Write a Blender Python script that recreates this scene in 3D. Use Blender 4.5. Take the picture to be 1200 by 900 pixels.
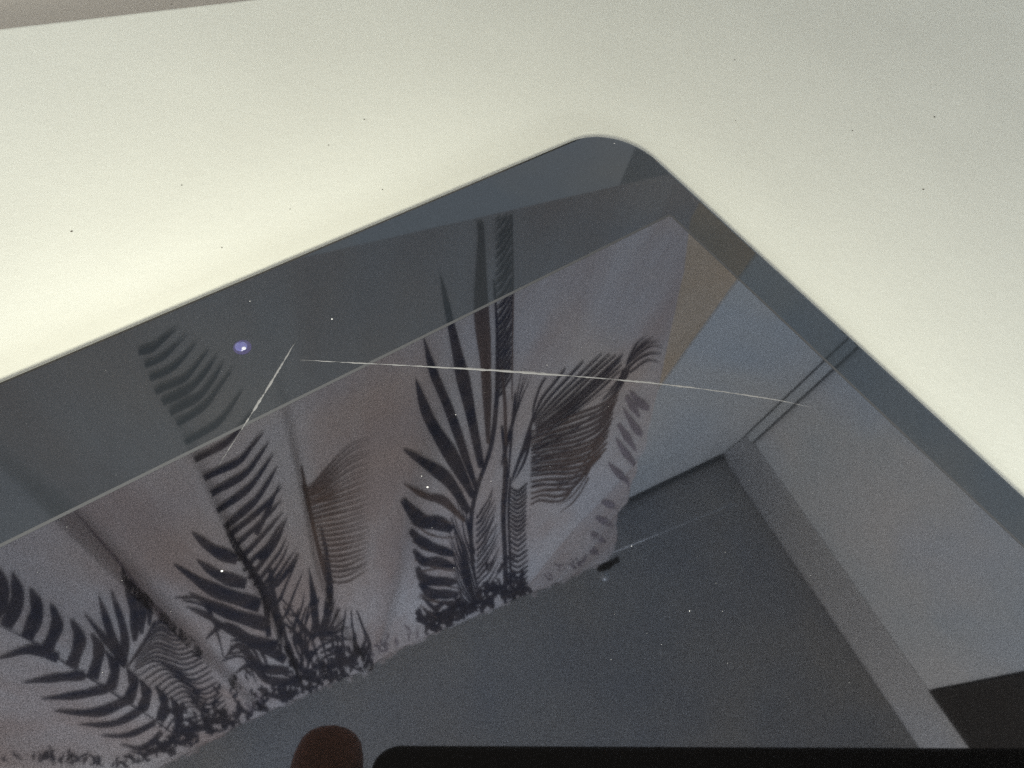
import bpy, bmesh, math, random
import numpy as np
from mathutils import Vector, Matrix
random.seed(7); rng = np.random.default_rng(7)
sc = bpy.context.scene
for o in list(bpy.data.objects): bpy.data.objects.remove(o)
col = sc.collection

# ------------------------------------------------------------------ camera
GL = 0.0038                      # height of the tablet glass above the table top (z = 0)
HC = 0.080                       # lens height above the glass
FPX = 830.0                      # focal length in px of a 1200 px wide picture
def ray(px, py):
    d = np.array([(px-600)/FPX, (py-450)/FPX, 1.0]); return d/np.linalg.norm(d)
def _line(a, b):
    n = np.cross(ray(*a), ray(*b)); return n/np.linalg.norm(n)
g = ray(420, 940)                # straight down, in lens axes
e1 = np.cross(_line((0, 443), (560, 208)), g); e1 /= np.linalg.norm(e1); e1 *= np.sign(e1[0])
Zc = -g; Yc = np.cross(Zc, e1); th = math.radians(-10.3)
Sx = math.cos(th)*e1+math.sin(th)*Yc; Dy = np.cross(Zc, Sx)
M = np.array([Sx, Dy, Zc])       # lens axes -> world (x along the curtain wall, y towards it, z up)
CAM = np.array([0, 0, GL+HC])
right, down, fwd = M@[1, 0, 0], M@[0, 1, 0], M@[0, 0, 1]
cam = bpy.data.objects.new('camera', bpy.data.cameras.new('camera')); col.objects.link(cam)
mw = Matrix(((right[0], -down[0], -fwd[0], CAM[0]), (right[1], -down[1], -fwd[1], CAM[1]), (right[2], -down[2], -fwd[2], CAM[2]), (0, 0, 0, 1)))
cam.matrix_world = mw
cam.data.sensor_width = 36; cam.data.lens = FPX*36/1200; cam.data.clip_start = 0.0005; cam.data.clip_end = 100
cam.data.dof.use_dof = False
sc.camera = cam
sc.render.resolution_x = 1024; sc.render.resolution_y = 768

# ------------------------------------------------------------------ light
sc.view_settings.view_transform = 'Standard'; sc.view_settings.look = 'None'
sc.view_settings.exposure = 1.08; sc.view_settings.gamma = 1
w = bpy.data.worlds.new('World'); sc.world = w; w.use_nodes = True
w.node_tree.nodes['Background'].inputs[0].default_value = (0.96, 0.98, 1.0, 1)
w.node_tree.nodes['Background'].inputs[1].default_value = 0.56
w.cycles.sampling_method = 'NONE'
def area(name, loc, target, size, power, color=(1, 1, 1), sy=None):
    l = bpy.data.lights.new(name, 'AREA'); l.energy = power; l.color = color
    l.shape = 'RECTANGLE'; l.size = size; l.size_y = sy or size
    o = bpy.data.objects.new(name, l); col.objects.link(o); o.location = loc
    o.rotation_euler = (Vector(target)-Vector(loc)).to_track_quat('-Z', 'Y').to_euler(); return o
area('added_room_fill', (-0.7, -2.0, 1.42), (0.6, 0.3, 0.8), 1.4, 44, (0.86, 0.93, 1.0))  # unseen fill lamp added for the walls and curtain, no window stands there
area('added_halo_lamp', (-0.010, -0.011, 0.0825), (0.02, 0.006, 0.0), 0.010, 0.078, (1.0, 0.995, 0.88))  # lamp added beside the lens to brighten the table around the tablet

# ------------------------------------------------------------------ projection from the photograph
def hit_z(px, py, z=0.0):        # point seen directly at height z
    r = M@ray(px, py); t = (z-CAM[2])/r[2]; return CAM+r*t
MC = np.array([0, 0, GL-HC])     # mirror image of the lens below the glass
def mray(px, py):
    r = M@ray(px, py); return r*np.array([1, 1, -1])
def mhit_y(px, py, y0, slope=0.0):  # mirrored sight line meets the wall y = y0 + slope*x
    r = mray(px, py); t = y0/(r[1]-slope*r[0]); return MC+r*t
def cam_pt(a, b, c): return CAM+right*a+down*b+fwd*c

# ------------------------------------------------------------------ materials
def mat(name, base, rough=0.5, ior=None, spec=None, metal=0.0):
    m = bpy.data.materials.new(name); m.use_nodes = True
    p = m.node_tree.nodes['Principled BSDF']
    p.inputs['Base Color'].default_value = (*base, 1); p.inputs['Roughness'].default_value = rough
    p.inputs['Metallic'].default_value = metal
    if ior: p.inputs['IOR'].default_value = ior
    if spec is not None: p.inputs['Specular IOR Level'].default_value = spec
    return m
def noise_color(m, c1, c2, scale=5, detail=6, lo=0.35, hi=0.65, rough=0.6, distortion=0.0):
    nt = m.node_tree; N = nt.nodes; L = nt.links; p = N['Principled BSDF']
    tc = N.new('ShaderNodeTexCoord'); n = N.new('ShaderNodeTexNoise'); r = N.new('ShaderNodeValToRGB')
    n.inputs['Scale'].default_value = scale; n.inputs['Detail'].default_value = detail
    n.inputs['Roughness'].default_value = rough; n.inputs['Distortion'].default_value = distortion
    r.color_ramp.elements[0].position = lo; r.color_ramp.elements[1].position = hi
    r.color_ramp.elements[0].color = (*c1, 1); r.color_ramp.elements[1].color = (*c2, 1)
    L.new(tc.outputs['Object'], n.inputs['Vector']); L.new(n.outputs['Fac'], r.inputs['Fac']); L.new(r.outputs['Color'], p.inputs['Base Color'])
    return n, r
def bump(m, scale, strength, dist=0.001, detail=4):
    nt = m.node_tree; N = nt.nodes; L = nt.links; p = N['Principled BSDF']
    tc = N.new('ShaderNodeTexCoord'); n = N.new('ShaderNodeTexNoise'); b = N.new('ShaderNodeBump')
    n.inputs['Scale'].default_value = scale; n.inputs['Detail'].default_value = detail
    b.inputs['Strength'].default_value = strength; b.inputs['Distance'].default_value = dist
    L.new(tc.outputs['Object'], n.inputs['Vector']); L.new(n.outputs['Fac'], b.inputs['Height']); L.new(b.outputs['Normal'], p.inputs['Normal'])

def glossy_panel(name, base, rough, ior, grain, tint_a, tint_b):
    """black glass: reflectance with fine sparkle grain and faint finger smudges"""
    m = mat(name, base, rough, ior); nt = m.node_tree; N = nt.nodes; L = nt.links; p = N['Principled BSDF']
    tc = N.new('ShaderNodeTexCoord')
    n = N.new('ShaderNodeTexNoise'); n.inputs['Scale'].default_value = 11000; n.inputs['Detail'].default_value = 1
    big = N.new('ShaderNodeTexNoise'); big.inputs['Scale'].default_value = 24; big.inputs['Detail'].default_value = 3
    big.inputs['Distortion'].default_value = 0.6
    r1 = N.new('ShaderNodeValToRGB'); r1.color_ramp.elements[0].position = 0.4; r1.color_ramp.elements[1].position = 0.62
    r1.color_ramp.elements[0].color = (*tint_a, 1); r1.color_ramp.elements[1].color = (*tint_b, 1)
    mr = N.new('ShaderNodeMapRange'); mr.inputs['From Min'].default_value = 0.28; mr.inputs['From Max'].default_value = 0.72
    mr.inputs['To Min'].default_value = 1-grain; mr.inputs['To Max'].default_value = 1+grain
    mul = N.new('ShaderNodeVectorMath'); mul.operation = 'SCALE'
    for q in (n, big): L.new(tc.outputs['Object'], q.inputs['Vector'])
    L.new(big.outputs['Fac'], r1.inputs['Fac']); L.new(n.outputs['Fac'], mr.inputs['Value'])
    L.new(r1.outputs['Color'], mul.inputs[0]); L.new(mr.outputs['Result'], mul.inputs['Scale'])
    L.new(mul.outputs['Vector'], p.inputs['Specular Tint'])
    return m
m_bezel = glossy_panel('bezel_glass', (0.018, 0.021, 0.0235), 0.028, 1.85, 0.5, (0.72, 0.80, 0.90), (0.94, 0.90, 0.84))
m_disp = glossy_panel('display_glass', (0.0022, 0.002, 0.002), 0.025, 2.75, 0.55, (0.82, 0.85, 0.93), (0.97, 0.90, 0.85))
m_edge_glint = mat('edge_glint', (0.085, 0.085, 0.087), 0.9, spec=0.0)
m_shell = mat('tablet_shell', (0.05, 0.045, 0.035), 0.35)
m_scr = mat('scratched_glass', (0.21, 0.205, 0.20), 0.6)
m_dust = mat('dust', (0.8, 0.78, 0.74), 0.8)
m_crumb = mat('dark_crumb', (0.06, 0.045, 0.03), 0.8)
m_table = mat('table_laminate', (0.76, 0.745, 0.62), 0.62, spec=0.15); noise_color(m_table, (0.765, 0.755, 0.64), (0.80, 0.79, 0.67), 26, 12, 0.36, 0.64); bump(m_table, 420, 0.16, 0.0005, 8)
m_tedge = mat('table_edge', (0.62, 0.56, 0.45), 0.5)
m_wall = mat('painted_wall', (0.62, 0.66, 0.68), 0.8); noise_color(m_wall, (0.57, 0.605, 0.625), (0.63, 0.645, 0.655), 1.6, 4); bump(m_wall, 180, 0.05, 0.001)
m_wall2 = mat('side_wall_paint', (0.68, 0.70, 0.70), 0.8); noise_color(m_wall2, (0.58, 0.63, 0.67), (0.69, 0.69, 0.70), 2.2, 4); bump(m_wall2, 180, 0.05, 0.001)
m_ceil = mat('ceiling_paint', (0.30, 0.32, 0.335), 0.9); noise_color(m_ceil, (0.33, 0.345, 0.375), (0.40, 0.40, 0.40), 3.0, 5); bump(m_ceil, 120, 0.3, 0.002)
m_mould = mat('moulding_paint', (0.80, 0.81, 0.84), 0.7)
m_gap = mat('shadow_gap', (0.11, 0.12, 0.13), 0.9)
m_joint = mat('joint_line', (0.14, 0.15, 0.16), 0.9)
m_trunk = mat('cable_trunking', (0.60, 0.63, 0.65), 0.6)
m_wood = mat('window_wood', (0.46, 0.33, 0.22), 0.55)
_n, _r = noise_color(m_wood, (0.56, 0.45, 0.33), (0.62, 0.51, 0.39), 8, 6)
m_wains = mat('wainscot_board', (0.60, 0.55, 0.465), 0.6)
m_door = mat('dark_door', (0.035, 0.032, 0.03), 0.6)
m_floor = mat('floor', (0.30, 0.26, 0.22), 0.6)
m_rod = mat('curtain_rod_metal', (0.55, 0.57, 0.60), 0.35, metal=0.7)
m_fin = mat('finial_plastic', (0.01, 0.01, 0.01), 0.4)
m_phone = mat('phone_case', (0.0015, 0.0015, 0.0015), 0.6, spec=0.05)
m_skin = mat('skin', (0.22, 0.09, 0.06), 0.55, spec=0.2); bump(m_skin, 900, 0.3, 0.0004)
m_nail = mat('nail', (0.25, 0.12, 0.09), 0.3)
def fabric(name, c1, c2, scale, trans, stretch=None):
    m = mat(name, c1, 0.9, spec=0.05); noise_color(m, c1, c2, scale, 5, 0.36, 0.64)
    nt = m.node_tree; N = nt.nodes; L = nt.links; p = N['Principled BSDF']; out = N['Material Output']
    if stretch:
        mp = N.new('ShaderNodeMapping'); mp.inputs['Scale'].default_value = stretch
        tc_ = [q for q in N if q.type == 'TEX_COORD'][0]; nz = [q for q in N if q.type == 'TEX_NOISE'][0]
        L.new(tc_.outputs['Object'], mp.inputs['Vector']); L.new(mp.outputs['Vector'], nz.inputs['Vector'])
    t = N.new('ShaderNodeBsdfTranslucent'); mx = N.new('ShaderNodeMixShader'); mx.inputs['Fac'].default_value = trans
    src = p.inputs['Base Color'].links[0].from_socket
    L.new(src, t.inputs['Color']); L.new(p.outputs[0], mx.inputs[1]); L.new(t.outputs[0], mx.inputs[2]); L.new(mx.outputs[0], out.inputs['Surface'])
    return m
m_cloth = fabric('curtain_cloth', (0.50, 0.42, 0.40), (0.63, 0.61, 0.625), 1.0, 0.4, (13, 3, 2.2))
m_print = fabric('leaf_print', (0.05, 0.055, 0.085), (0.12, 0.105, 0.115), 26, 0.35)
m_print_brown = fabric('brown_leaf_print', (0.15, 0.125, 0.13), (0.20, 0.145, 0.125), 9, 0.35)
m_print_pale = fabric('pale_leaf_print', (0.33, 0.29, 0.31), (0.36, 0.32, 0.36), 9, 0.4)
m_sky = bpy.data.materials.new('window_daylight'); m_sky.use_nodes = True
for n_ in list(m_sky.node_tree.nodes):
    if n_.type == 'BSDF_PRINCIPLED': m_sky.node_tree.nodes.remove(n_)
em = m_sky.node_tree.nodes.new('ShaderNodeEmission'); em.inputs[0].default_value = (0.86, 0.93, 1, 1); em.inputs[1].default_value = 1.0
m_sky.node_tree.links.new(em.outputs[0], m_sky.node_tree.nodes['Material Output'].inputs[0])

m_sky.cycles.emission_sampling = 'NONE'
m_wall_glow = m_sky.copy(); m_wall_glow.node_tree.nodes['Emission'].inputs[1].default_value = 0.38  # dim glow added below the curtain, passing for the daylit wall
# ------------------------------------------------------------------ helpers
def obj(name, verts, faces, m, parent=None, smooth=False, **props):
    me = bpy.data.meshes.new(name); me.from_pydata([tuple(map(float, v)) for v in verts], [], faces); me.update()
    bm = bmesh.new(); bm.from_mesh(me); bmesh.ops.recalc_face_normals(bm, faces=bm.faces); bm.to_mesh(me); bm.free()
    me.materials.append(m)
    if smooth: me.shade_smooth()
    o = bpy.data.objects.new(name, me); col.objects.link(o)
    if parent: o.parent = parent
    for k, v in props.items(): o[k] = v
    return o
def empty(name, label, cat, loc=(0, 0, 0), group=None):
    o = bpy.data.objects.new(name, None); col.objects.link(o); o['label'] = label; o['category'] = cat
    o.empty_display_size = 0.01
    if group: o['group'] = group
    return o
def box(x0, x1, y0, y1, z0, z1, V=None, F=None):
    V = [] if V is None else V; F = [] if F is None else F; b = len(V)
    V += [(x, y, z) for z in (z0, z1) for x, y in ((x0, y0), (x1, y0), (x1, y1), (x0, y1))]
    F += [tuple(b+i for i in f) for f in ((0, 1, 2, 3), (4, 5, 6, 7), (0, 1, 5, 4), (1, 2, 6, 5), (2, 3, 7, 6), (3, 0, 4, 7))]
    return V, F
def loft(rings, cap=True):      # rings of equal length, closed
    n = len(rings[0]); V = [v for r in rings for v in r]; F = []
    for k in range(len(rings)-1):
        for i in range(n): F.append((k*n+i, k*n+(i+1) % n, (k+1)*n+(i+1) % n, (k+1)*n+i))
    if cap: F.append(tuple(range(n))); F.append(tuple((len(rings)-1)*n+i for i in range(n)))
    return V, F
def bevel_mod(o, w_, seg=3):
    m = o.modifiers.new('bevel', 'BEVEL'); m.width = w_; m.segments = seg; m.limit_method = 'ANGLE'
def rounded(P, radii, seg=14):   # rounded polygon, 2-D, offsets kept separately
    out = []; n = len(P)
    for i in range(n):
        p, a, b = (np.array(P[j % n], float) for j in (i, i-1, i+1)); r = radii[i]
        u = (a-p)/np.linalg.norm(a-p); v = (b-p)/np.linalg.norm(b-p)
        half = math.acos(np.clip(u@v, -1, 1))/2; t = r/math.tan(half)
        c = p+(u+v)/np.linalg.norm(u+v)*r/math.sin(half)
        p0, p1 = p+u*t, p+v*t; a0 = math.atan2(*(p0-c)[::-1]); a1 = math.atan2(*(p1-c)[::-1])
        da = (a1-a0+math.pi) % (2*math.pi)-math.pi
        for k in range(seg+1):
            aa = a0+da*k/seg; out.append(c+r*np.array([math.cos(aa), math.sin(aa)]))
    return out
def inset(poly, d):              # offset of a convex outline towards its inside
    n = len(poly); out = []
    cen = np.mean(poly, axis=0)
    for i in range(n):
        p = poly[i]; t = poly[(i+1) % n]-poly[i-1]; t = t/np.linalg.norm(t); nn = np.array([-t[1], t[0]])
        if nn@(cen-p) < 0: nn = -nn
        out.append(p+nn*d)
    return out

# ------------------------------------------------------------------ setting: walls, ceiling, floor
CEIL = MC[2]+1.70
WY = 0.318                                     # curtain wall
WX = 1.245                                     # side wall
S_JAMB = 0.61
def wall_struct(name, V, F, m, **k): return obj(name, V, F, m, **{'kind': 'structure', **k})
# curtain wall with a window opening
wx0, wx1, wz0, wz1 = -1.25, 0.44, 0.20, 1.46
V, F = box(-2.2, wx0, WY, WY+0.12, -0.75, CEIL)
box(wx1, WX+0.12, WY, WY+0.12, -0.75, CEIL, V, F)
box(wx0, wx1, WY, WY+0.12, -0.75, wz0, V, F); box(wx0, wx1, WY, WY+0.12, wz1, CEIL, V, F)
wall_struct('back_wall', V, F, m_wall)
dy = mhit_x = None
DOOR_Y = -0.405
V, F = box(WX, WX+0.12, DOOR_Y, WY-0.001, -0.75, CEIL); box(WX, WX+0.12, -3.2, DOOR_Y-0.95, -0.75, CEIL, V, F)
wall_struct('side_wall', V, F, m_wall2)
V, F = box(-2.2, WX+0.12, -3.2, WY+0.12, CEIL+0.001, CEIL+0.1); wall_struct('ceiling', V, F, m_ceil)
V, F = box(-2.2, WX+0.12, -3.2, WY+0.12, -0.85, -0.751); wall_struct('floor', V, F, m_floor)
# crown moulding on the side wall: sloping cove face with a small lip
prof = [(WX-0.001, CEIL-0.116), (WX-0.003, CEIL-0.115), (WX-0.007, CEIL-0.100), (WX-0.014, CEIL-0.07), (WX-0.024, CEIL-0.035), (WX-0.032, CEIL-0.012), (WX-0.034, CEIL-0.001), (WX-0.001, CEIL-0.001)]
V, F = loft([[(x, y, z) for x, z in prof] for y in (-3.2, WY-0.002)])
wall_struct('side_crown_moulding', V, F, m_mould, smooth=True)
V, F = box(-2.2, WX-0.036, WY-0.012, WY-0.001, CEIL-0.016, CEIL-0.001); wall_struct('back_ceiling_joint', V, F, m_gap)
# slim cable trunking in the corner, with its dark joints
t = empty('corner_trunking', 'pale vertical cable trunking in the wall corner, reflected as a double line', 'trunking')
V, F = box(WX-0.010, WX-0.001, WY-0.0275, WY-0.0045, -0.72, CEIL-0.12); obj('cover', V, F, m_trunk, t)
for y in (WY-0.0315, WY-0.0042):
    V, F = box(WX-0.011, WX-0.0012, y, y+0.0032, -0.72, CEIL-0.121); obj('joint', V, F, m_joint, t)
# door, dark, in the side wall
t = empty('dark_door', 'dark brown door standing past the end of the pale side wall', 'door')
V, F = box(WX-0.004, WX+0.03, DOOR_Y-0.94, DOOR_Y-0.004, -0.745, CEIL-0.118); obj('door_leaf', V, F, m_door, t)
for z0, z1 in ((-0.6, 0.3), (0.42, 1.35)):
    V, F = box(WX-0.009, WX-0.0045, DOOR_Y-0.80, DOOR_Y-0.14, z0, z1); o = obj('door_panel', V, F, m_door, t); bevel_mod(o, 0.003)
# window
V, F = box(-2.2, WX-0.002, WY-0.014, WY-0.002, -0.74, 0.04); wall_struct('wainscot', V, F, m_wains)
t = empty('window', 'wooden framed window glowing behind the leaf patterned curtain', 'window')
V, F = box(wx0+0.001, wx1-0.001, WY+0.07, WY+0.075, wz0+0.001, 0.545); obj('pane', V, F, m_wall_glow, t, label='lower pane with an added dim glow in place of the lit wall')
V, F = box(wx0+0.001, wx1-0.001, WY+0.07, WY+0.075, 0.575, wz1-0.001); obj('pane', V, F, m_sky, t)
V, F = box(wx0+0.001, wx1-0.001, WY+0.05, WY+0.08, 0.546, 0.574); obj('transom', V, F, m_wood, t)
for a in ((wx1-0.002, S_JAMB, WY-0.016, WY-0.001, wz0+0.10, wz1+0.08), (wx0-0.09, wx0-0.002, WY-0.016, WY-0.001, wz0-0.09, wz1+0.09),
          (wx0, wx1-0.003, WY-0.015, WY-0.001, wz1+0.001, wz1+0.09), (wx0, wx1-0.003, WY-0.015, WY-0.001, wz0-0.09, wz0-0.001)):
    V, F = box(*a); obj('window_frame', V, F, m_wood, t)
for x in (-0.82, -0.39, 0.04):
    V, F = box(x-0.02, x+0.02, WY+0.035, WY+0.068, wz0+0.002, wz1-0.002); obj('mullion', V, F, m_wood, t)
V, F = box(S_JAMB+0.0005, S_JAMB+0.008, WY-0.019, WY-0.001, wz0+0.10, wz1+0.08); obj('trim_strip', V, F, m_wall, t)

# ------------------------------------------------------------------ curtain
CY, CS = 0.198, -0.0378                        # curtain hangs in the plane y = CY + CS*x
def sstep(a, b, x):
    x = np.clip((x-a)/(b-a), 0, 1); return x*x*(3-2*x)
def saw(s, s0, width, depth):                  # fabric laps forward up to s0, then falls back
    return depth*np.where(s < s0, sstep(s0-width, s0-0.004, s), 1-sstep(s0-0.004, s0+0.006, s))
ROD_T = 1.55
def relief(s, T):                              # distance the cloth stands out from its plane, towards the room
    top = sstep(0.85, 1.5, T)
    d = 0.010*np.sin(s*19+0.7)+0.0075*np.sin(s*47+2.0+1.5*T)+0.0016*np.sin(s*103+2*np.sin(s*11)+T)
    d = d+saw(s, -0.092, 0.16, 0.020)+saw(s, -0.017, 0.06, 0.010)+saw(s, 0.034+0.055*sstep(0.6, 1.45, T), 0.045, 0.012)+saw(s, 0.42+0.1*sstep(0.5, 1.4, T), 0.09, 0.010)*sstep(0.5, 0.8, T)
    k = sstep(1.05, 1.42, T)
    d = d*sstep(0.25, 0.5, T)
    d = d+k*(0.005*np.sin(s*150+3*np.sin(s*23)+2*np.sin(T*9))+0.0022*np.sin(s*340+2*np.sin(s*61)))+0.004*top*np.sin(s*70+1)
    return d*(1-0.88*sstep(1.15, 1.42, T))
def surf(s, T, off=0.0):
    d = relief(s, T)+off
    y = CY+CS*s-d
    return np.stack([s, y, MC[2]+T+0*s], -1)
def to_cloth(P):                               # photograph points -> (s, T) on the cloth
    P = np.atleast_2d(np.array(P, float)); d = np.c_[(P-[600, 450])/FPX, np.ones(len(P))]; r = (M@d.T).T*np.array([1, 1, -1])
    off = np.zeros(len(P))
    for _ in range(10):
        t = (CY-off)/(r[:, 1]-CS*r[:, 0]); s = r[:, 0]*t; T = r[:, 2]*t
        off = 0.5*off+0.5*(relief(s, T)+0.0015)
    return np.c_[s, T]
edge = to_cloth([(809, 262), (800, 325), (788, 375), (776, 425), (765, 470), (752, 520), (734, 575), (720, 625), (709, 662)])
eT = np.array([0.05, *edge[:, 1], 1.75]); eS = np.array([edge[0, 0]-0.01, *edge[:, 0], edge[-1, 0]])
T0 = 0.243
hem = to_cloth([(190, 899), (240, 873), (290, 846), (330, 829), (380, 806), (436, 780), (495, 750), (560, 722), (622, 696), (660, 681), (706, 661)])
def hemT(s): return np.interp(s, hem[:, 0], hem[:, 1])
curtain = empty('curtain', 'pale curtain printed with dark striped palm leaves, gathered on a rod, reflected in the tablet', 'curtain')
nu, nv = 620, 260
V = []
u = np.linspace(0, 1, nu)
for v_ in np.linspace(0, 1, nv):
    sr0 = float(np.interp(T0*(1.5/T0)**v_, eT, eS)); s = -0.95+(sr0+0.95)*(u**0.75)
    V.append(surf(s, T0*(hemT(s)/T0)**v_))
V = np.array(V).reshape(-1, 3); Vs = V.shape[0]
F = [(j*nu+i, j*nu+i+1, (j+1)*nu+i+1, (j+1)*nu+i) for j in range(nv-1) for i in range(nu-1)]
o = obj('cloth', V, F, m_cloth, curtain, smooth=True)
# ruffled heading: small uneven frill standing above the rod pocket
V = []; F = []; nf = 900
fs = np.linspace(-0.95, 0.62, nf)
jit = np.convolve(rng.normal(0, 1, nf+8), np.ones(9)/9, 'valid')
jit2 = np.convolve(rng.normal(0, 1, nf+4), np.ones(5)/5, 'valid')*(0.6+0.6*np.sin(fs*17))
for k, dT in enumerate((-0.010, -0.004, 0.0, 0.003)):
    amp = 0.0012+0.0009*k
    P = surf(fs, hemT(fs)+dT+(0.016*jit*(k >= 2)), 0.0); P[:, 1] -= (amp*2.5)*jit2+0.001
    V += list(P)
F = [(j*nf+i, j*nf+i+1, (j+1)*nf+i+1, (j+1)*nf+i) for j in range(3) for i in range(nf-1)]
obj('ruffled_heading', V, F, m_cloth, curtain, smooth=True)
# ---- printed leaves: tapered strips of print that lie on the cloth
PV, PF = {}, {}
def spline(P, n):
    P = np.array(P, float)
    if len(P) == 2: return P[0]+(P[1]-P[0])*np.linspace(0, 1, n)[:, None]
    Q = np.vstack([2*P[0]-P[1], P, 2*P[-1]-P[-2]]); out = []
    seg = len(P)-1; tt = np.linspace(0, seg, n)
    for t_ in tt:
        i = min(int(t_), seg-1); f = t_-i; p0, p1, p2, p3 = Q[i:i+4]
        out.append(0.5*((2*p1)+(-p0+p2)*f+(2*p0-5*p1+4*p2-p3)*f*f+(-p0+3*p1-3*p2+p3)*f**3))
    return np.array(out)
def stripe(P, w_, kind='leaf', prof='taper', n=18, lift=0.0015):
    """P from base to tip (photograph px); w_ full width px"""
    c = spline(P, n); t_ = np.linspace(0, 1, n)
    if prof == 'taper': wd = (1-t_)**0.75*(0.75+0.5*np.sin(np.clip(t_*2.2, 0, math.pi)))
    elif prof == 'leaf': wd = np.sin(np.pi*np.clip(0.12+0.88*t_, 0, 1))**0.8
    elif prof == 'both': wd = np.sin(np.pi*np.clip(0.06+0.88*t_, 0, 1))**0.5
    elif prof == 'band': wd = np.minimum(1, (1.02-t_)*2.2)**0.7
    else: wd = np.ones(n)
    wd = wd*w_/2*1.0*(1+0.10*np.sin(t_*13+w_))+0.08
    tg = np.gradient(c, axis=0); tg /= np.linalg.norm(tg, axis=1)[:, None]+1e-9; nn = np.c_[-tg[:, 1], tg[:, 0]]
    rows = [to_cloth(c+nn*wd[:, None]*k) for k in (-1, 0, 1)]
    V_ = PV.setdefault(kind, []); F_ = PF.setdefault(kind, []); b = len(V_)
    for r in rows:
        sr = np.interp(r[:, 1], eT, eS)
        ss = np.minimum(r[:, 0], sr-0.002); T_ = np.clip(r[:, 1], T0+0.002, hemT(ss)-0.0005)
        V_ += list(surf(ss, T_, lift))
    for j in range(2):
        for i in range(n-1): F_.append((b+j*n+i, b+j*n+i+1, b+(j+1)*n+i+1, b+(j+1)*n+i))
def family(keys, n, w_, kind='leaf', prof='taper', jit_=1.2, wj=0.18, m_=18):
    keys = [spline(k, 5) for k in keys]; K = len(keys)-1
    for q in range(n):
        t_ = q/(n-1)*K if n > 1 else 0; i = min(int(t_), K-1) if K else 0; f = t_-i
        P = keys[i]*(1-f)+keys[min(i+1, K)]*f
        P = P+rng.normal(0, jit_, (5, 2))*np.array([0.4, 0.6, 0.8, 1, 1.6])[:, None]*0.6
        ww = (w_ if np.isscalar(w_) else w_[0]+(w_[1]-w_[0])*q/max(n-1, 1))*(1+rng.uniform(-wj, wj))
        stripe(P, ww, kind, prof, m_)
def c1(*p): return [(x/3, 380+y/3) for x, y in p]
def c2(*p): return [(x/3, 600+y/3) for x, y in p]
def c3(*p): return [(300+x/3, 550+y/3) for x, y in p]
def c6(*p): return [(450+x/3.43, 350+y/3.43) for x, y in p]
def c4(*p): return [(600+x/2, 450+y/2) for x, y in p]
# A: feather cut off by the lap of the cloth, upper left
family([c1((488, 100), (540, 80), (625, 15)), c1((545, 238), (650, 190), (735, 80)), c1((620, 352), (730, 280), (822, 150)),
        c1((715, 540), (840, 480), (930, 370)), c1((790, 715), (900, 620), (975, 500))], 13, (8.5, 9.5))
family([c1((800, 745), (910, 660), (990, 570)), c1((850, 860), (940, 760), (1000, 680)), c2((900, 270), (960, 190), (1010, 100)), c2((960, 270), (1010, 220), (1050, 150))], 9, (7, 4.6))
stripe(c2((985, 500), (975, 380), (905, 240), (835, 130), (800, 60)), 9, 'leaf', 'both')
stripe(c2((1000, 430), (960, 300), (950, 200)), 8, 'leaf', 'both')
# B: broad left-pointing leaves below it
for P, ww in ((((835, 170), (750, 135), (670, 70)), 15), (((865, 255), (770, 225), (688, 168)), 15), (((915, 330), (750, 275), (608, 183)), 18),
              (((945, 400), (800, 355), (660, 284)), 17), (((975, 470), (860, 445), (690, 345)), 14), (((1005, 520), (880, 455), (790, 400), (720, 450)), 13),
              (((1015, 560), (915, 545), (840, 470), (785, 520)), 11), (((1035, 600), (940, 590), (880, 540), (822, 572)), 10), (((1050, 630), (980, 650), (905, 625)), 9)):
    stripe(c2(*P), ww*1.12)
stripe(c2((1060, 600), (1020, 500), (990, 390), (960, 300)), 5, 'leaf', 'both')
for P, ww in ((((1115, 440), (1100, 320), (1088, 200)), 9), (((1125, 430), (1160, 310), (1150, 160), (1125, 40)), 9), (((1105, 450), (1060, 400), (1015, 330)), 8), (((1090, 530), (1050, 440), (985, 380)), 8), (((1075, 570), (1020, 500), (1000, 430)), 7)):
    stripe(c2(*P), ww)
family([c2((1120, 440), (1150, 400), (1170, 310)), c2((1125, 450), (1180, 420), (1235, 400)), c2((1130, 520), (1190, 500), (1260, 560))], 7, 3)
family([c3((70, 480), (100, 420), (150, 300)), c3((130, 600), (160, 540), (185, 450)), c3((180, 700), (210, 640), (260, 600))], 6, 3.5)
# C: chevron frond, lower left
for P, ww in ((((20, 405), (62, 310), (45, 215)), 15), (((95, 445), (130, 350), (108, 270)), 15), (((165, 485), (200, 400), (180, 325)), 13), (((252, 545), (280, 450), (250, 380)), 13),
              (((325, 585), (348, 490), (322, 430)), 12), (((388, 625), (404, 550), (372, 490)), 11), (((452, 665), (470, 600), (445, 550)), 11), (((500, 695), (516, 640), (492, 590)), 11),
              (((562, 735), (578, 670), (548, 610)), 10), (((625, 760), (628, 710), (600, 650)), 9), (((-30, 380), (10, 290), (-10, 190)), 15)):
    stripe(c2(*P), ww*1.12, prof='band')
for P, ww in ((((205, 515), (110, 485), (-10, 518)), 15), (((300, 575), (190, 585), (75, 602)), 13), (((380, 620), (270, 645), (140, 658)), 13), (((462, 655), (340, 705), (185, 700)), 15),
              (((508, 690), (400, 745), (270, 748)), 11), (((545, 742), (450, 785), (350, 787)), 9), (((570, 775), (500, 830), (420, 815)), 8), (((590, 810), (520, 850), (450, 840)), 7)):
    stripe(c2(*P), ww)
stripe(c2((620, 790), (540, 730), (440, 665), (340, 600), (240, 540), (130, 465), (0, 400)), 2.2, 'leaf', 'both', 30)
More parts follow.
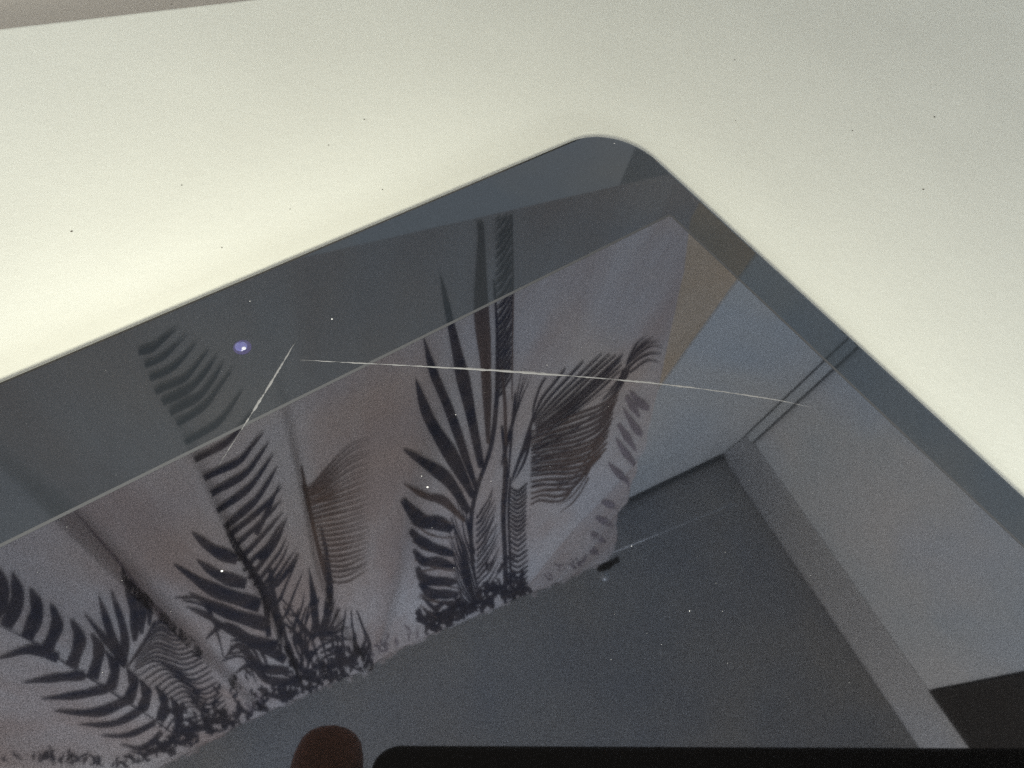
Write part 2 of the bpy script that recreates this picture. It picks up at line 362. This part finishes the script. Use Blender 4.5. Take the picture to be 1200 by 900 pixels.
# D: fan of pointed leaves
for P, ww in ((((440, 548), (370, 450), (293, 355)), 9), (((436, 545), (390, 430), (345, 290)), 14), (((440, 540), (435, 420), (388, 270)), 13), (((475, 455), (468, 330), (428, 190)), 15),
              (((497, 430), (500, 330), (455, 230)), 11), (((525, 400), (525, 330), (500, 290)), 8)):
    stripe(c2(*P), ww*0.78, prof='leaf')
stripe(c2((445, 552), (500, 470), (545, 385)), 3.5, 'leaf', 'both')
# E: wavy fine stripes
family([c2((545, 395), (570, 372), (590, 385), (605, 400)), c2((480, 500), (560, 440), (600, 470), (690, 450)), c2((470, 560), (560, 520), (640, 560), (730, 520)), c2((560, 640), (640, 590), (700, 640), (770, 620)), c2((640, 690), (700, 690), (740, 740), (805, 690))], 21, 2.3, prof='both', jit_=0.7)
stripe(c2((265, 0), (340, 85), (430, 190), (540, 335), (620, 420)), 3.0, 'pale', 'both', 24)  # shadow of the cloth fold, drawn as a strip of print
# H: pale thin arcs
family([c3((160, 60), (210, 50), (300, -60), (400, -110)), c3((185, 130), (240, 110), (320, 90), (400, 60)), c3((225, 250), (280, 250), (340, 240), (400, 220)), c3((250, 390), (300, 400), (350, 380), (400, 350))], 25, 2.5, 'brown', jit_=0.7)
stripe(c3((160, -10), (190, 150), (230, 320), (262, 450)), 5, 'brown', 'both', 24)  # dark shading along the fold edge, painted as brown print
# G: grass-like fan above the rod
family([c3((222, 575), (250, 520), (262, 430)), c3((225, 580), (280, 560), (310, 520)), c3((225, 600), (290, 600), (330, 640))], 7, 2.6)
for P, ww in ((((215, 560), (205, 450), (185, 345)), 8), (((245, 510), (255, 400), (235, 300)), 7), (((385, 700), (400, 620), (360, 520)), 6), (((340, 700), (350, 600), (330, 540)), 5)):
    stripe(c3(*P), ww)
for P, ww in ((((0, 230), (40, 150), (85, 50)), 7), (((10, 320), (70, 250), (110, 170)), 7), (((70, 410), (110, 360), (150, 295)), 7), (((45, 590), (35, 480), (10, 420)), 8)):
    stripe(c3(*P), ww)
# I: central palm frond
for P, ww, k in ((((375, 775), (270, 470), (200, 300), (158, 155)), 14, 'leaf'), (((392, 680), (335, 400), (290, 200), (225, -100)), 18, 'leaf'), (((418, 560), (410, 300), (380, 60), (385, -330)), 14, 'brown'),
              (((360, 800), (275, 640), (180, 480), (126, 322)), 20, 'leaf'), (((342, 862), (260, 735), (170, 665), (75, 605)), 18, 'leaf'), (((325, 895), (240, 815), (170, 795), (78, 745)), 12, 'brown')):
    stripe(c6(*P), ww*0.8, k, 'leaf', 26)
for P, ww in ((((690, 215), (640, 190), (580, 180), (515, 108)), 17), (((695, 300), (620, 275), (580, 255), (543, 215)), 13), (((700, 345), (640, 325), (590, 325), (555, 285)), 11), (((705, 395), (640, 395), (590, 385), (565, 345)), 12),
              (((712, 440), (650, 440), (610, 435), (575, 400)), 12), (((715, 480), (660, 470), (630, 490), (585, 450)), 6), (((720, 520), (670, 500), (630, 530), (590, 490)), 6)):
    stripe(c3(*P), ww, 'leaf', 'both')
stripe([(562, 700), (554, 660), (552, 610), (560, 570), (575, 525), (582, 470), (583, 400), (579, 330)], 5, 'leaf', 'both', 36)
family([c3((760, 440), (720, 330), (670, 210)), c3((770, 480), (720, 400), (690, 290)), c3((780, 500), (730, 470), (700, 400))], 7, 2.6)
# J: narrow herringbone feather running down from the sill
family([[(580, 262), (590, 250), (600, 232)], [(581, 380), (590, 370), (601, 350)], [(580, 470), (588, 460), (600, 440)]], 24, 2.9, 'leaf', 'both', 0.6)
stripe([(600, 250), (601, 350), (600, 470)], 2, 'brown', 'both', 24)
stripe([(572, 520), (571, 420), (566, 320), (562, 235)], 9, 'brown', 'both', 26)
# K, L: tight fold with fine ribs
family([c3((775, 170), (800, 140), (835, 60)), c3((775, 330), (810, 280), (850, 200)), c3((785, 460), (820, 430), (860, 380))], 15, 2.8)
stripe([(592, 715), (592, 660), (590, 600), (593, 550), (588, 500)], 6, 'leaf', 'both', 30)
stripe([(600, 720), (598, 660), (596, 600), (598, 560)], 3, 'leaf', 'both', 30)
family([c3((890, 60), (920, 78), (955, 50)), c3((890, 220), (920, 240), (950, 215)), c3((880, 420), (920, 440), (960, 415))], 22, 2.4, 'leaf', 'both', 0.5)
# M: wind-blown frond on the right
family([c6((598, 480), (610, 400), (655, 315)), c6((600, 500), (700, 390), (880, 225)), c6((610, 520), (760, 410), (960, 225)), c6((612, 540), (770, 450), (950, 290))], 10, 2.5, 'leaf', 'both', jit_=0.8)
family([c6((590, 540), (700, 490), (850, 440), (945, 370)), c6((590, 620), (700, 600), (830, 570), (920, 470)), c6((590, 700), (700, 690), (800, 680), (890, 610)), c6((590, 830), (640, 810), (700, 820), (750, 780))], 18, 2.9, 'brown', 'both', jit_=0.7)
family([c6((590, 560), (680, 520), (800, 440), (940, 330)), c6((590, 760), (640, 745), (740, 740), (860, 650))], 5, 1.8)
family([c6((975, 270), (1010, 190), (1055, 150)), c6((980, 250), (1060, 185), (1128, 180)), c6((985, 300), (1060, 250), (1118, 265))], 6, 2.4)
family([c6((985, 270), (970, 330), (920, 400)), c6((960, 290), (930, 350), (860, 420))], 4, 2.4)
for P in ([(585, 560), (545, 650), (505, 760)], [(600, 480), (560, 600), (510, 730)], [(590, 530), (570, 640), (520, 740)]):
    stripe(c6(*P), 4.5)
# N: pale blotches along the right border
for P, ww in ((((1070, 450), (1030, 420), (985, 370)), 9), (((1050, 560), (1010, 520), (960, 440)), 8), (((1010, 670), (970, 620), (930, 560)), 8), (((985, 740), (940, 700), (900, 660)), 8)):
    stripe(c6(*P), ww, 'pale', 'leaf')
for a, b in (((210, 275), (250, 292)), ((197, 312), (238, 334)), ((186, 350), (220, 372)), ((178, 385), (205, 400)), ((268, 30), (300, 80)), ((250, 95), (292, 160))):
    stripe(c4(a, b), 8, 'pale', 'leaf')
family([[(535, 728), (515, 722), (500, 735)], [(560, 716), (545, 706), (528, 716)]], 4, 3.4, 'leaf', 'both')
family([[(536, 640), (548, 680), (556, 712)], [(528, 606), (545, 650), (560, 705)]], 5, 2.4, 'leaf', 'both')
family([[(478, 590), (500, 606), (530, 612)], [(490, 700), (512, 705), (538, 708)]], 6, 1.8, 'brown', 'both')
family([[(690, 560), (672, 590), (655, 600)], [(700, 520), (672, 560), (640, 580)]], 4, 1.8, 'brown')
family([[(352, 770), (345, 745), (352, 715)], [(372, 780), (362, 745), (372, 700)], [(398, 772), (392, 740), (402, 715)], [(425, 768), (428, 745), (418, 715)]], 9, 2.8, 'leaf', 'both')
family([[(300, 800), (285, 770), (262, 775)], [(318, 792), (300, 755), (272, 752)]], 4, 3.2, 'leaf', 'both')
family([[(255, 745), (240, 705), (205, 700)], [(262, 770), (250, 730), (222, 716)]], 4, 2.2, 'leaf', 'both')
# further ribs and slivers that fill the fronds
family([[(588, 545), (600, 500), (612, 430)], [(592, 520), (606, 480), (622, 440)]], 4, 2.6)
stripe([(589, 600), (592, 540), (592, 480), (588, 430)], 4, 'brown', 'both', 24)
stripe([(596, 560), (600, 500), (604, 460)], 3, 'leaf', 'both', 24)
family([c3((768, 300), (745, 180), (720, 60)), c3((772, 380), (730, 260), (690, 130))], 4, 2.2)
family([c3((575, 360), (640, 350), (690, 345)), c3((575, 480), (630, 520), (690, 540))], 4, 2.0, 'brown')
family([c2((1000, 470), (1025, 520), (1050, 590)), c2((1040, 420), (1060, 500), (1080, 580))], 4, 3)
family([c2((985, 300), (1010, 330), (1045, 330)), c2((1030, 440), (1060, 470), (1100, 470))], 5, 2.2)
family([c2((560, 760), (600, 700), (650, 700)), c2((650, 800), (700, 760), (780, 740))], 5, 3.2)
family([c6((600, 600), (650, 560), (700, 545), (760, 545)), c6((595, 740), (650, 730), (700, 735), (760, 715))], 7, 1.8)
# dense crumpled print in the gathers, and pale scrawl at the far left
def gathers(a, b, n, h0, h1, w0, w1, kind='leaf'):
    a = np.array(a, float); b = np.array(b, float); ax = (b-a)/np.linalg.norm(b-a); up = np.array([ax[1], -ax[0]])
    for _ in range(n):
        p = a+(b-a)*rng.uniform(0, 1)+up*rng.uniform(h0, h1); ang = rng.uniform(-0.9, 0.9); L_ = rng.uniform(5, 16)
        d = up*math.cos(ang)+ax*math.sin(ang); q = np.array([-d[1], d[0]])
        P = [p, p+d*L_*0.35+q*rng.uniform(-3, 3), p+d*L_*0.7+q*rng.uniform(-3, 3), p+d*L_]
        stripe(P, rng.uniform(w0, w1), kind, 'both', 9)
gathers((185, 893), (292, 845), 110, 0, 20, 2, 6)
gathers((305, 838), (436, 782), 130, 0, 22, 2, 6)
gathers((498, 748), (622, 697), 130, 0, 22, 2, 6)
gathers((210, 850), (300, 800), 22, -6, 16, 2, 5)
gathers((340, 800), (430, 765), 22, -6, 26, 2, 4.5)
gathers((586, 715), (622, 700), 16, 4, 50, 2, 4)
gathers((150, 905), (185, 893), 12, 3, 12, 2, 4)
gathers((628, 695), (700, 664), 10, 4, 14, 1.5, 3, 'pale')
gathers((436, 782), (496, 750), 10, 4, 14, 1.5, 3, 'pale')
gathers((296, 842), (310, 836), 6, 4, 14, 1.5, 3, 'pale')
gathers((0, 896), (150, 900), 34, 0, 9, 1.5, 3, 'leaf')
for kind, m in (('leaf', m_print), ('brown', m_print_brown), ('pale', m_print_pale)):
    o = obj(kind+'_print' if kind != 'leaf' else 'leaf_print', PV[kind], PF[kind], m, curtain, smooth=True, kind='stuff')

# curtain rod: wire rod with a black finial where the cloth ends
t = empty('curtain_rod', 'thin metal rod carrying the curtain, ending in a small black and silver finial', 'curtain rod')
def tube(P, r, n=10):
    P = [np.array(p, float) for p in P]; rings = []
    for i, p in enumerate(P):
        d = P[min(i+1, len(P)-1)]-P[max(i-1, 0)]; d /= np.linalg.norm(d)
        a = np.cross(d, [0.3, 0.1, 1.0]); a /= np.linalg.norm(a); b = np.cross(d, a); rr = r[i] if hasattr(r, '__len__') else r
        rings.append([p+rr*(a*math.cos(k*2*math.pi/n)+b*math.sin(k*2*math.pi/n)) for k in range(n)])
    return loft(rings)
def rodp(s, dT=0.0): return np.array([s, CY+CS*s+(0.010 if s < 0.66 else 0.0), MC[2]+float(hemT(s))-0.012*(s < 0.66)+dT])
V, F = tube([rodp(-1.0), rodp(0.0), rodp(0.655)], 0.004); obj('rod', V, F, m_rod, t, smooth=True)
V, F = tube([rodp(0.655), rodp(0.96), rodp(1.0, 0.004), rodp(1.02, 0.02), rodp(1.021, CEIL-MC[2]-float(hemT(1.02))-0.001)], 0.0013); obj('wire', V, F, m_rod, t, smooth=True)
fp = MC+mray(712, 662)*(ROD_T-0.01)/mray(712, 662)[2]
V, F = tube([fp+np.array([-0.028, 0, 0]), fp+np.array([-0.024, 0, 0]), fp+np.array([0.0, 0, 0]), fp+np.array([0.018, 0.0, 0]), fp+np.array([0.030, 0.0, 0.0])], [0.003, 0.007, 0.011, 0.006, 0.008], 7); obj('finial', V, F, m_fin, t)
fq = MC+mray(709, 676)*(ROD_T-0.03)/mray(709, 676)[2]
V, F = tube([fq+np.array([-0.010, 0, 0]), fq+np.array([-0.006, 0.0, 0]), fq+np.array([0.006, 0, 0]), fq+np.array([0.010, 0, 0])], [0.003, 0.009, 0.009, 0.003], 12); obj('finial_screw', V, F, m_rod, t, smooth=True)

# ------------------------------------------------------------------ table
ty = 0.5*(hit_z(0, 28)[1]+hit_z(285, 0)[1])
table = empty('table', 'cream white table top under the tablet, its far edge crossing the upper left corner', 'table')
V, F = box(-0.75, 0.95, -0.72, ty, -0.028, 0.0); o = obj('table_top', V, F, m_table, table); bevel_mod(o, 0.0012, 3)
for x in (-0.70, 0.87):
    for y in (-0.67, ty-0.09):
        V, F = box(x, x+0.05, y, y+0.05, -0.75, -0.0285); obj('leg', V, F, m_tedge, table)
V, F = box(-0.62, 0.84, ty-0.062, ty-0.045, -0.10, -0.0285); obj('apron', V, F, m_tedge, table)

# ------------------------------------------------------------------ tablet
tab = empty('tablet', 'dark glass tablet with rounded corner, scratched and reflecting a curtained room, lying on the table', 'tablet')
def hz(px, py): return hit_z(px, py, GL)[:2]
Lp, Lq, Rp, Rq = hz(0, 443), hz(560, 208), hz(800, 212), hz(1200, 578)
def isect(a, b, c, d):
    A = np.array([b-a, -(d-c)]).T; k = np.linalg.solve(A, c-a); return a+(b-a)*k[0]
TC = isect(Lp, Lq, Rp, Rq)
eL = (Lp-TC)/np.linalg.norm(Lp-TC); eR = (Rq-TC)/np.linalg.norm(Rq-TC)
P4 = [TC, TC+eL*0.245, TC+eL*0.245+eR*0.172, TC+eR*0.172]
rad = np.linalg.norm(hz(636, 177)-TC)*math.tan(math.acos(eL@eR)/2)
out = rounded(P4, [rad*0.64]*4, 20)
d0 = isect(hz(0, 640), hz(780, 254.5), hz(790, 256), hz(1200, 641))
dL = hz(0, 640)-d0; dL /= np.linalg.norm(dL); dR = hz(1200, 641)-d0; dR /= np.linalg.norm(dR)
D4 = [d0, d0+dL*0.205, d0+dL*0.205+dR*0.135, d0+dR*0.135]
din = rounded(D4, [0.0006]*4, 20)
GZ = GL
def lift(poly, z): return [(p[0], p[1], z) for p in poly]
# bezel: ring from the display opening out to the rounded rim
gapo = inset(din, -0.00012)
rings = [lift(gapo, GZ-0.0006), lift(gapo, GZ-0.00006), lift(inset(din, -0.0002), GZ), lift(inset(out, 0.0009), GZ), lift(inset(out, 0.00055), GZ-0.00008), lift(inset(out, 0.0003), GZ-0.0003), lift(inset(out, 0.0002), GZ-0.0006)]
V, F = loft(rings, cap=False); bez = obj('bezel', V, F, m_bezel, tab)
rings = [lift(din, GZ-0.0006), lift(din, GZ-0.00008), lift(inset(din, 0.00012), GZ)]
V, F = loft(rings, cap=False)
F.append(tuple(2*len(din)+i for i in range(len(din)))); obj('display', V, F, m_disp, tab)
rings = [lift(inset(out, 0.003), 0.0004), lift(inset(out, 0.0008), 0.0018), lift(inset(out, 0.0001), 0.003), lift(out, GZ-0.0014), lift(inset(out, 0.0002), GZ-0.00062), lift(inset(out, 0.003), GZ-0.0007)]
V, F = loft(rings); obj('back_shell', V, F, m_shell, tab, smooth=False)
# thin pale seal between bezel and display, edge highlight put into its colour
rings = [lift(inset(din, 0.00016), GZ-0.0005), lift(inset(din, 0.00016), GZ+0.00003), lift(inset(din, -0.00022), GZ+0.00003), lift(inset(din, -0.00022), GZ-0.0005)]
V, F = loft(rings, cap=False); obj('edge_glint', V, F, m_edge_glint, tab)
# front camera
cp = hz(284, 407)
def disc_rings(c, rs, zs, n=32): return [[(c[0]+r*math.cos(2*math.pi*i/n), c[1]+r*math.sin(2*math.pi*i/n), z) for i in range(n)] for r, z in zip(rs, zs)]
m_ring = mat('camera_ring', (0.05, 0.045, 0.10), 0.25, spec=0.6)
m_lens = mat('camera_lens_coating', (0.09, 0.09, 0.24), 0.12, spec=0.9); m_lens.node_tree.nodes['Principled BSDF'].inputs['Coat Weight'].default_value = 1
m_glint = mat('lens_glint_disc', (0.55, 0.55, 0.6), 0.2)  # pale disc, the highlight on the lens painted as colour
V, F = loft(disc_rings(cp, (0.0011, 0.0009), (GZ+0.00002, GZ+0.00005))); fc = obj('front_camera', V, F, m_ring, tab, smooth=False)
cq = hz(282.5, 406)
V, F = loft(disc_rings(cq, (0.00075, 0.00065, 0.0004), (GZ+0.00005, GZ+0.00012, GZ+0.00016))); obj('camera_lens', V, F, m_lens, fc, smooth=False)
cq = hz(286, 409)
V, F = loft(disc_rings(cq, (0.00026, 0.00016), (GZ+0.00017, GZ+0.00020), 16)); obj('lens_glint_disc', V, F, m_glint, fc, smooth=False)
# scratches: thin raised ragged strips
def scratch(P, w0, n=90):
    c = spline([hz(*p) for p in P], n); tg = np.gradient(c, axis=0); tg /= np.linalg.norm(tg, axis=1)[:, None]; nn = np.c_[-tg[:, 1], tg[:, 0]]
    t_ = np.linspace(0, 1, n); lf = np.convolve(rng.random(n+6), np.ones(7)/7, 'valid'); wd = w0*np.clip(np.sin(np.pi*t_), 0, 1)**0.8*np.clip((lf-0.30)*4.2, 0.12, 1.15)*(0.7+0.45*rng.random(n))
    c = c+nn*(rng.normal(0, 0.05, n)*w0)[:, None]
    V = [(*(c[i]+nn[i]*wd[i]/2), GZ+0.00002) for i in range(n)]+[(*c[i], GZ+0.00006) for i in range(n)]+[(*(c[i]-nn[i]*wd[i]/2), GZ+0.00002) for i in range(n)]
    F = [(j*n+i, j*n+i+1, (j+1)*n+i+1, (j+1)*n+i) for j in range(2) for i in range(n-1)]
    return V, F
V, F = scratch([(352, 422), (430, 426), (560, 433), (700, 443), (800, 453), (900, 467), (948, 477)], 0.00034, 160); obj('scratch', V, F, m_scr, tab, label='long curved pale scratch')
V, F = scratch([(352, 391), (308, 464), (256, 546)], 0.00030); obj('scratch', V, F, m_scr, tab, label='short straight scratch below the front camera')
# dust on the glass: each fleck an uneven low lump
def flecks(pts, z, top):
    V, F = [], []
    for px, py, r in pts:
        r = r*0.62
        c = hit_z(px, py, z); n = 7; b = len(V); a0 = rng.uniform(0, 6)
        for k, (s_, h_) in enumerate(((1, 0), (0.7, 0.6))):
            for i in range(n):
                rr = r*s_*rng.uniform(0.6, 1.2); V.append((c[0]+rr*math.cos(a0+i*2*math.pi/n), c[1]+rr*0.8*math.sin(a0+i*2*math.pi/n), z+h_*r*top+0.00001))
        F += [(b+i, b+(i+1) % n, b+n+(i+1) % n, b+n+i) for i in range(n)]; F.append(tuple(b+n+i for i in range(n)))
    return V, F
pts = [(501, 571, .00024), (389, 374, .00022), (260, 669, .0002), (720, 168, .00018), (808, 716, .00012), (641, 428, .00012), (494, 558, .0001), (293, 353, .00012), (534, 486, .0001), (740, 640, .0001)]
pts += [(x, 460+rng.uniform(-50, 350), rng.uniform(.00003, .00006)) for x in rng.uniform(20, 1000, 36)]
V, F = flecks(pts, GL, 0.5); obj('dust_flecks', V, F, m_dust, None, kind='stuff', label='pale dust flecks scattered on the dark glass of the tablet', category='dust')
pts = [(861, 70, .00030), (999, 153, .00026), (427, 140, .00026), (385, 170, .0002), (201, 5, .00028), (84, 271, .0003), (213, 217, .0002), (448, 222, .0002), (1095, 137, .0004), (1082, 222, .0004), (862, 141, .0002), (340, 245, .0002), (260, 290, .00018)]
pts += [(rng.uniform(0, 1200), rng.uniform(0, 250), rng.uniform(.00003, .00009)) for _ in range(40)]
pts = [p for p in pts if p[1] < 430-0.42*p[0] or p[1] < 0.9*p[0]-560]
V, F = flecks(pts, 0.00002, 0.5); obj('table_crumbs', V, F, m_crumb, None, kind='stuff', label='tiny dark crumbs scattered on the cream table top', category='crumbs')

# ------------------------------------------------------------------ phone and hand above the glass, seen mirrored along the lower edge
def mirror_solve(px, py, c):     # lens-frame point (a, b) on the plane c behind the lens whose mirror image falls on the pixel
    r = mray(px, py); t_ = ((CAM-MC)@fwd+c)/(r@fwd); P = MC+r*t_-CAM; return np.array([P@right, P@down])
k0 = mirror_solve(437, 905, -0.004); k1 = mirror_solve(470, 870, -0.004); k2 = mirror_solve(1150, 874, -0.004)
ax = (k2-k1)/np.linalg.norm(k2-k1); ay = np.array([-ax[1], ax[0]])
L_ = 0.235; Wd = 0.085
x0 = (k0-k1)@ax
corn = [k1+ax*x0, k1+ax*(x0+L_), k1+ax*(x0+L_)+ay*Wd, k1+ax*x0+ay*Wd]
ph = rounded(corn, [0.0065]*4, 10)
phone = empty('phone', 'black phone held over the tablet, its long edge reflected along the bottom', 'phone')
rings = [[cam_pt(p[0], p[1], -c) for p in inset(ph, i)] for i, c in ((0.0018, 0.0040), (0.0005, 0.0044), (0.0, 0.0054), (0.0, 0.0118), (0.0008, 0.0128), (0.002, 0.0130))]
V, F = loft(rings); obj('phone_body', V, F, m_phone, phone, smooth=False)
rings = [[cam_pt(p[0], p[1], -c) for p in inset(ph, i)] for i, c in ((0.003, 0.0131), (0.0032, 0.0134))]
V, F = loft(rings); obj('phone_screen', V, F, mat('phone_screen_glass', (0.01, 0.01, 0.01), 0.1), phone)
# hand: skinned skeleton, one fingertip beside the phone's end
ft = mirror_solve(391, 853, -0.010); fl = mirror_solve(350, 900, -0.010); fr = mirror_solve(434, 900, -0.010)
fw = np.linalg.norm(fr-fl)/2
base_dir = (fl+fr)/2-ft; base_dir /= np.linalg.norm(base_dir)
tip = ft-base_dir*fw*0.10
cx = tip
def hp(a, b, c): return cam_pt(a, b, -c)
fx, fy = cx
sk = []  # (point, radius, parent)
def add(p, r, par): sk.append((p, r, par)); return len(sk)-1
palm = add(hp(fx-0.030, fy+0.075, 0.045), 0.017, None)
wr = add(hp(fx-0.050, fy+0.115, 0.065), 0.022, palm); wr2 = add(hp(fx-0.075, fy+0.165, 0.09), 0.025, wr); add(hp(fx-0.11, fy+0.24, 0.12), 0.030, wr2)
kn1 = add(hp(fx-0.012, fy+0.052, 0.030), 0.0115, palm)
j1 = add(hp(fx-0.004, fy+0.030, 0.017), 0.0088, kn1); j2 = add(hp(fx-0.001, fy+0.013, 0.012), fw*1.1, j1); add(hp(fx, fy, 0.010), fw*1.15, j2)
for dx, ln, cz in ((0.012, 0.95, 0.0), (0.030, 0.88, 0.002), (0.046, 0.72, 0.004)):
    k = add(hp(fx-0.012+dx, fy+0.060+dx*0.3, 0.034), 0.011, palm)
    a = add(hp(fx+dx*0.8, fy+0.045+dx*.3, 0.030+0.012*ln), 0.0088, k); b = add(hp(fx+0.016+dx*0.7, fy+0.036+dx*.3, 0.024), 0.0080, a); add(hp(fx+0.026+dx*0.7, fy+0.034+dx*.35, 0.0215), 0.0070, b)
tk = add(hp(fx-0.030, fy+0.060, 0.055), 0.013, palm); ta = add(hp(fx-0.006, fy+0.050, 0.062), 0.0105, tk); tb = add(hp(fx+0.018, fy+0.050, 0.040), 0.009, ta); add(hp(fx+0.034, fy+0.058, 0.026), 0.0078, tb)
me = bpy.data.meshes.new('person'); me.from_pydata([tuple(p) for p, _, _ in sk], [(par, i) for i, (_, _, par) in enumerate(sk) if par is not None], [])
person = bpy.data.objects.new('person', me); col.objects.link(person)
s_ = person.modifiers.new('skin', 'SKIN'); s_.use_smooth_shade = True
for i, (_, r, _) in enumerate(sk): me.skin_vertices[0].data[i].radius = (r, r); me.skin_vertices[0].data[i].use_root = (i == 0)
sd = person.modifiers.new('sub', 'SUBSURF'); sd.levels = 2; sd.render_levels = 2
dg = bpy.context.evaluated_depsgraph_get(); bm_ = bpy.data.meshes.new_from_object(person.evaluated_get(dg)); person.modifiers.clear(); person.data = bm_; bm_.shade_smooth()
bm_.materials.clear(); bm_.materials.append(m_skin)
person['label'] = 'hand holding the black phone, one brown fingertip reflected at the bottom edge'; person['category'] = 'person'

# ------------------------------------------------------------------ render
sc.render.engine = 'CYCLES'; sc.cycles.max_bounces = 8; sc.cycles.diffuse_bounces = 3
sc.cycles.use_denoising = False; sc.cycles.caustics_reflective = False; sc.cycles.caustics_refractive = False
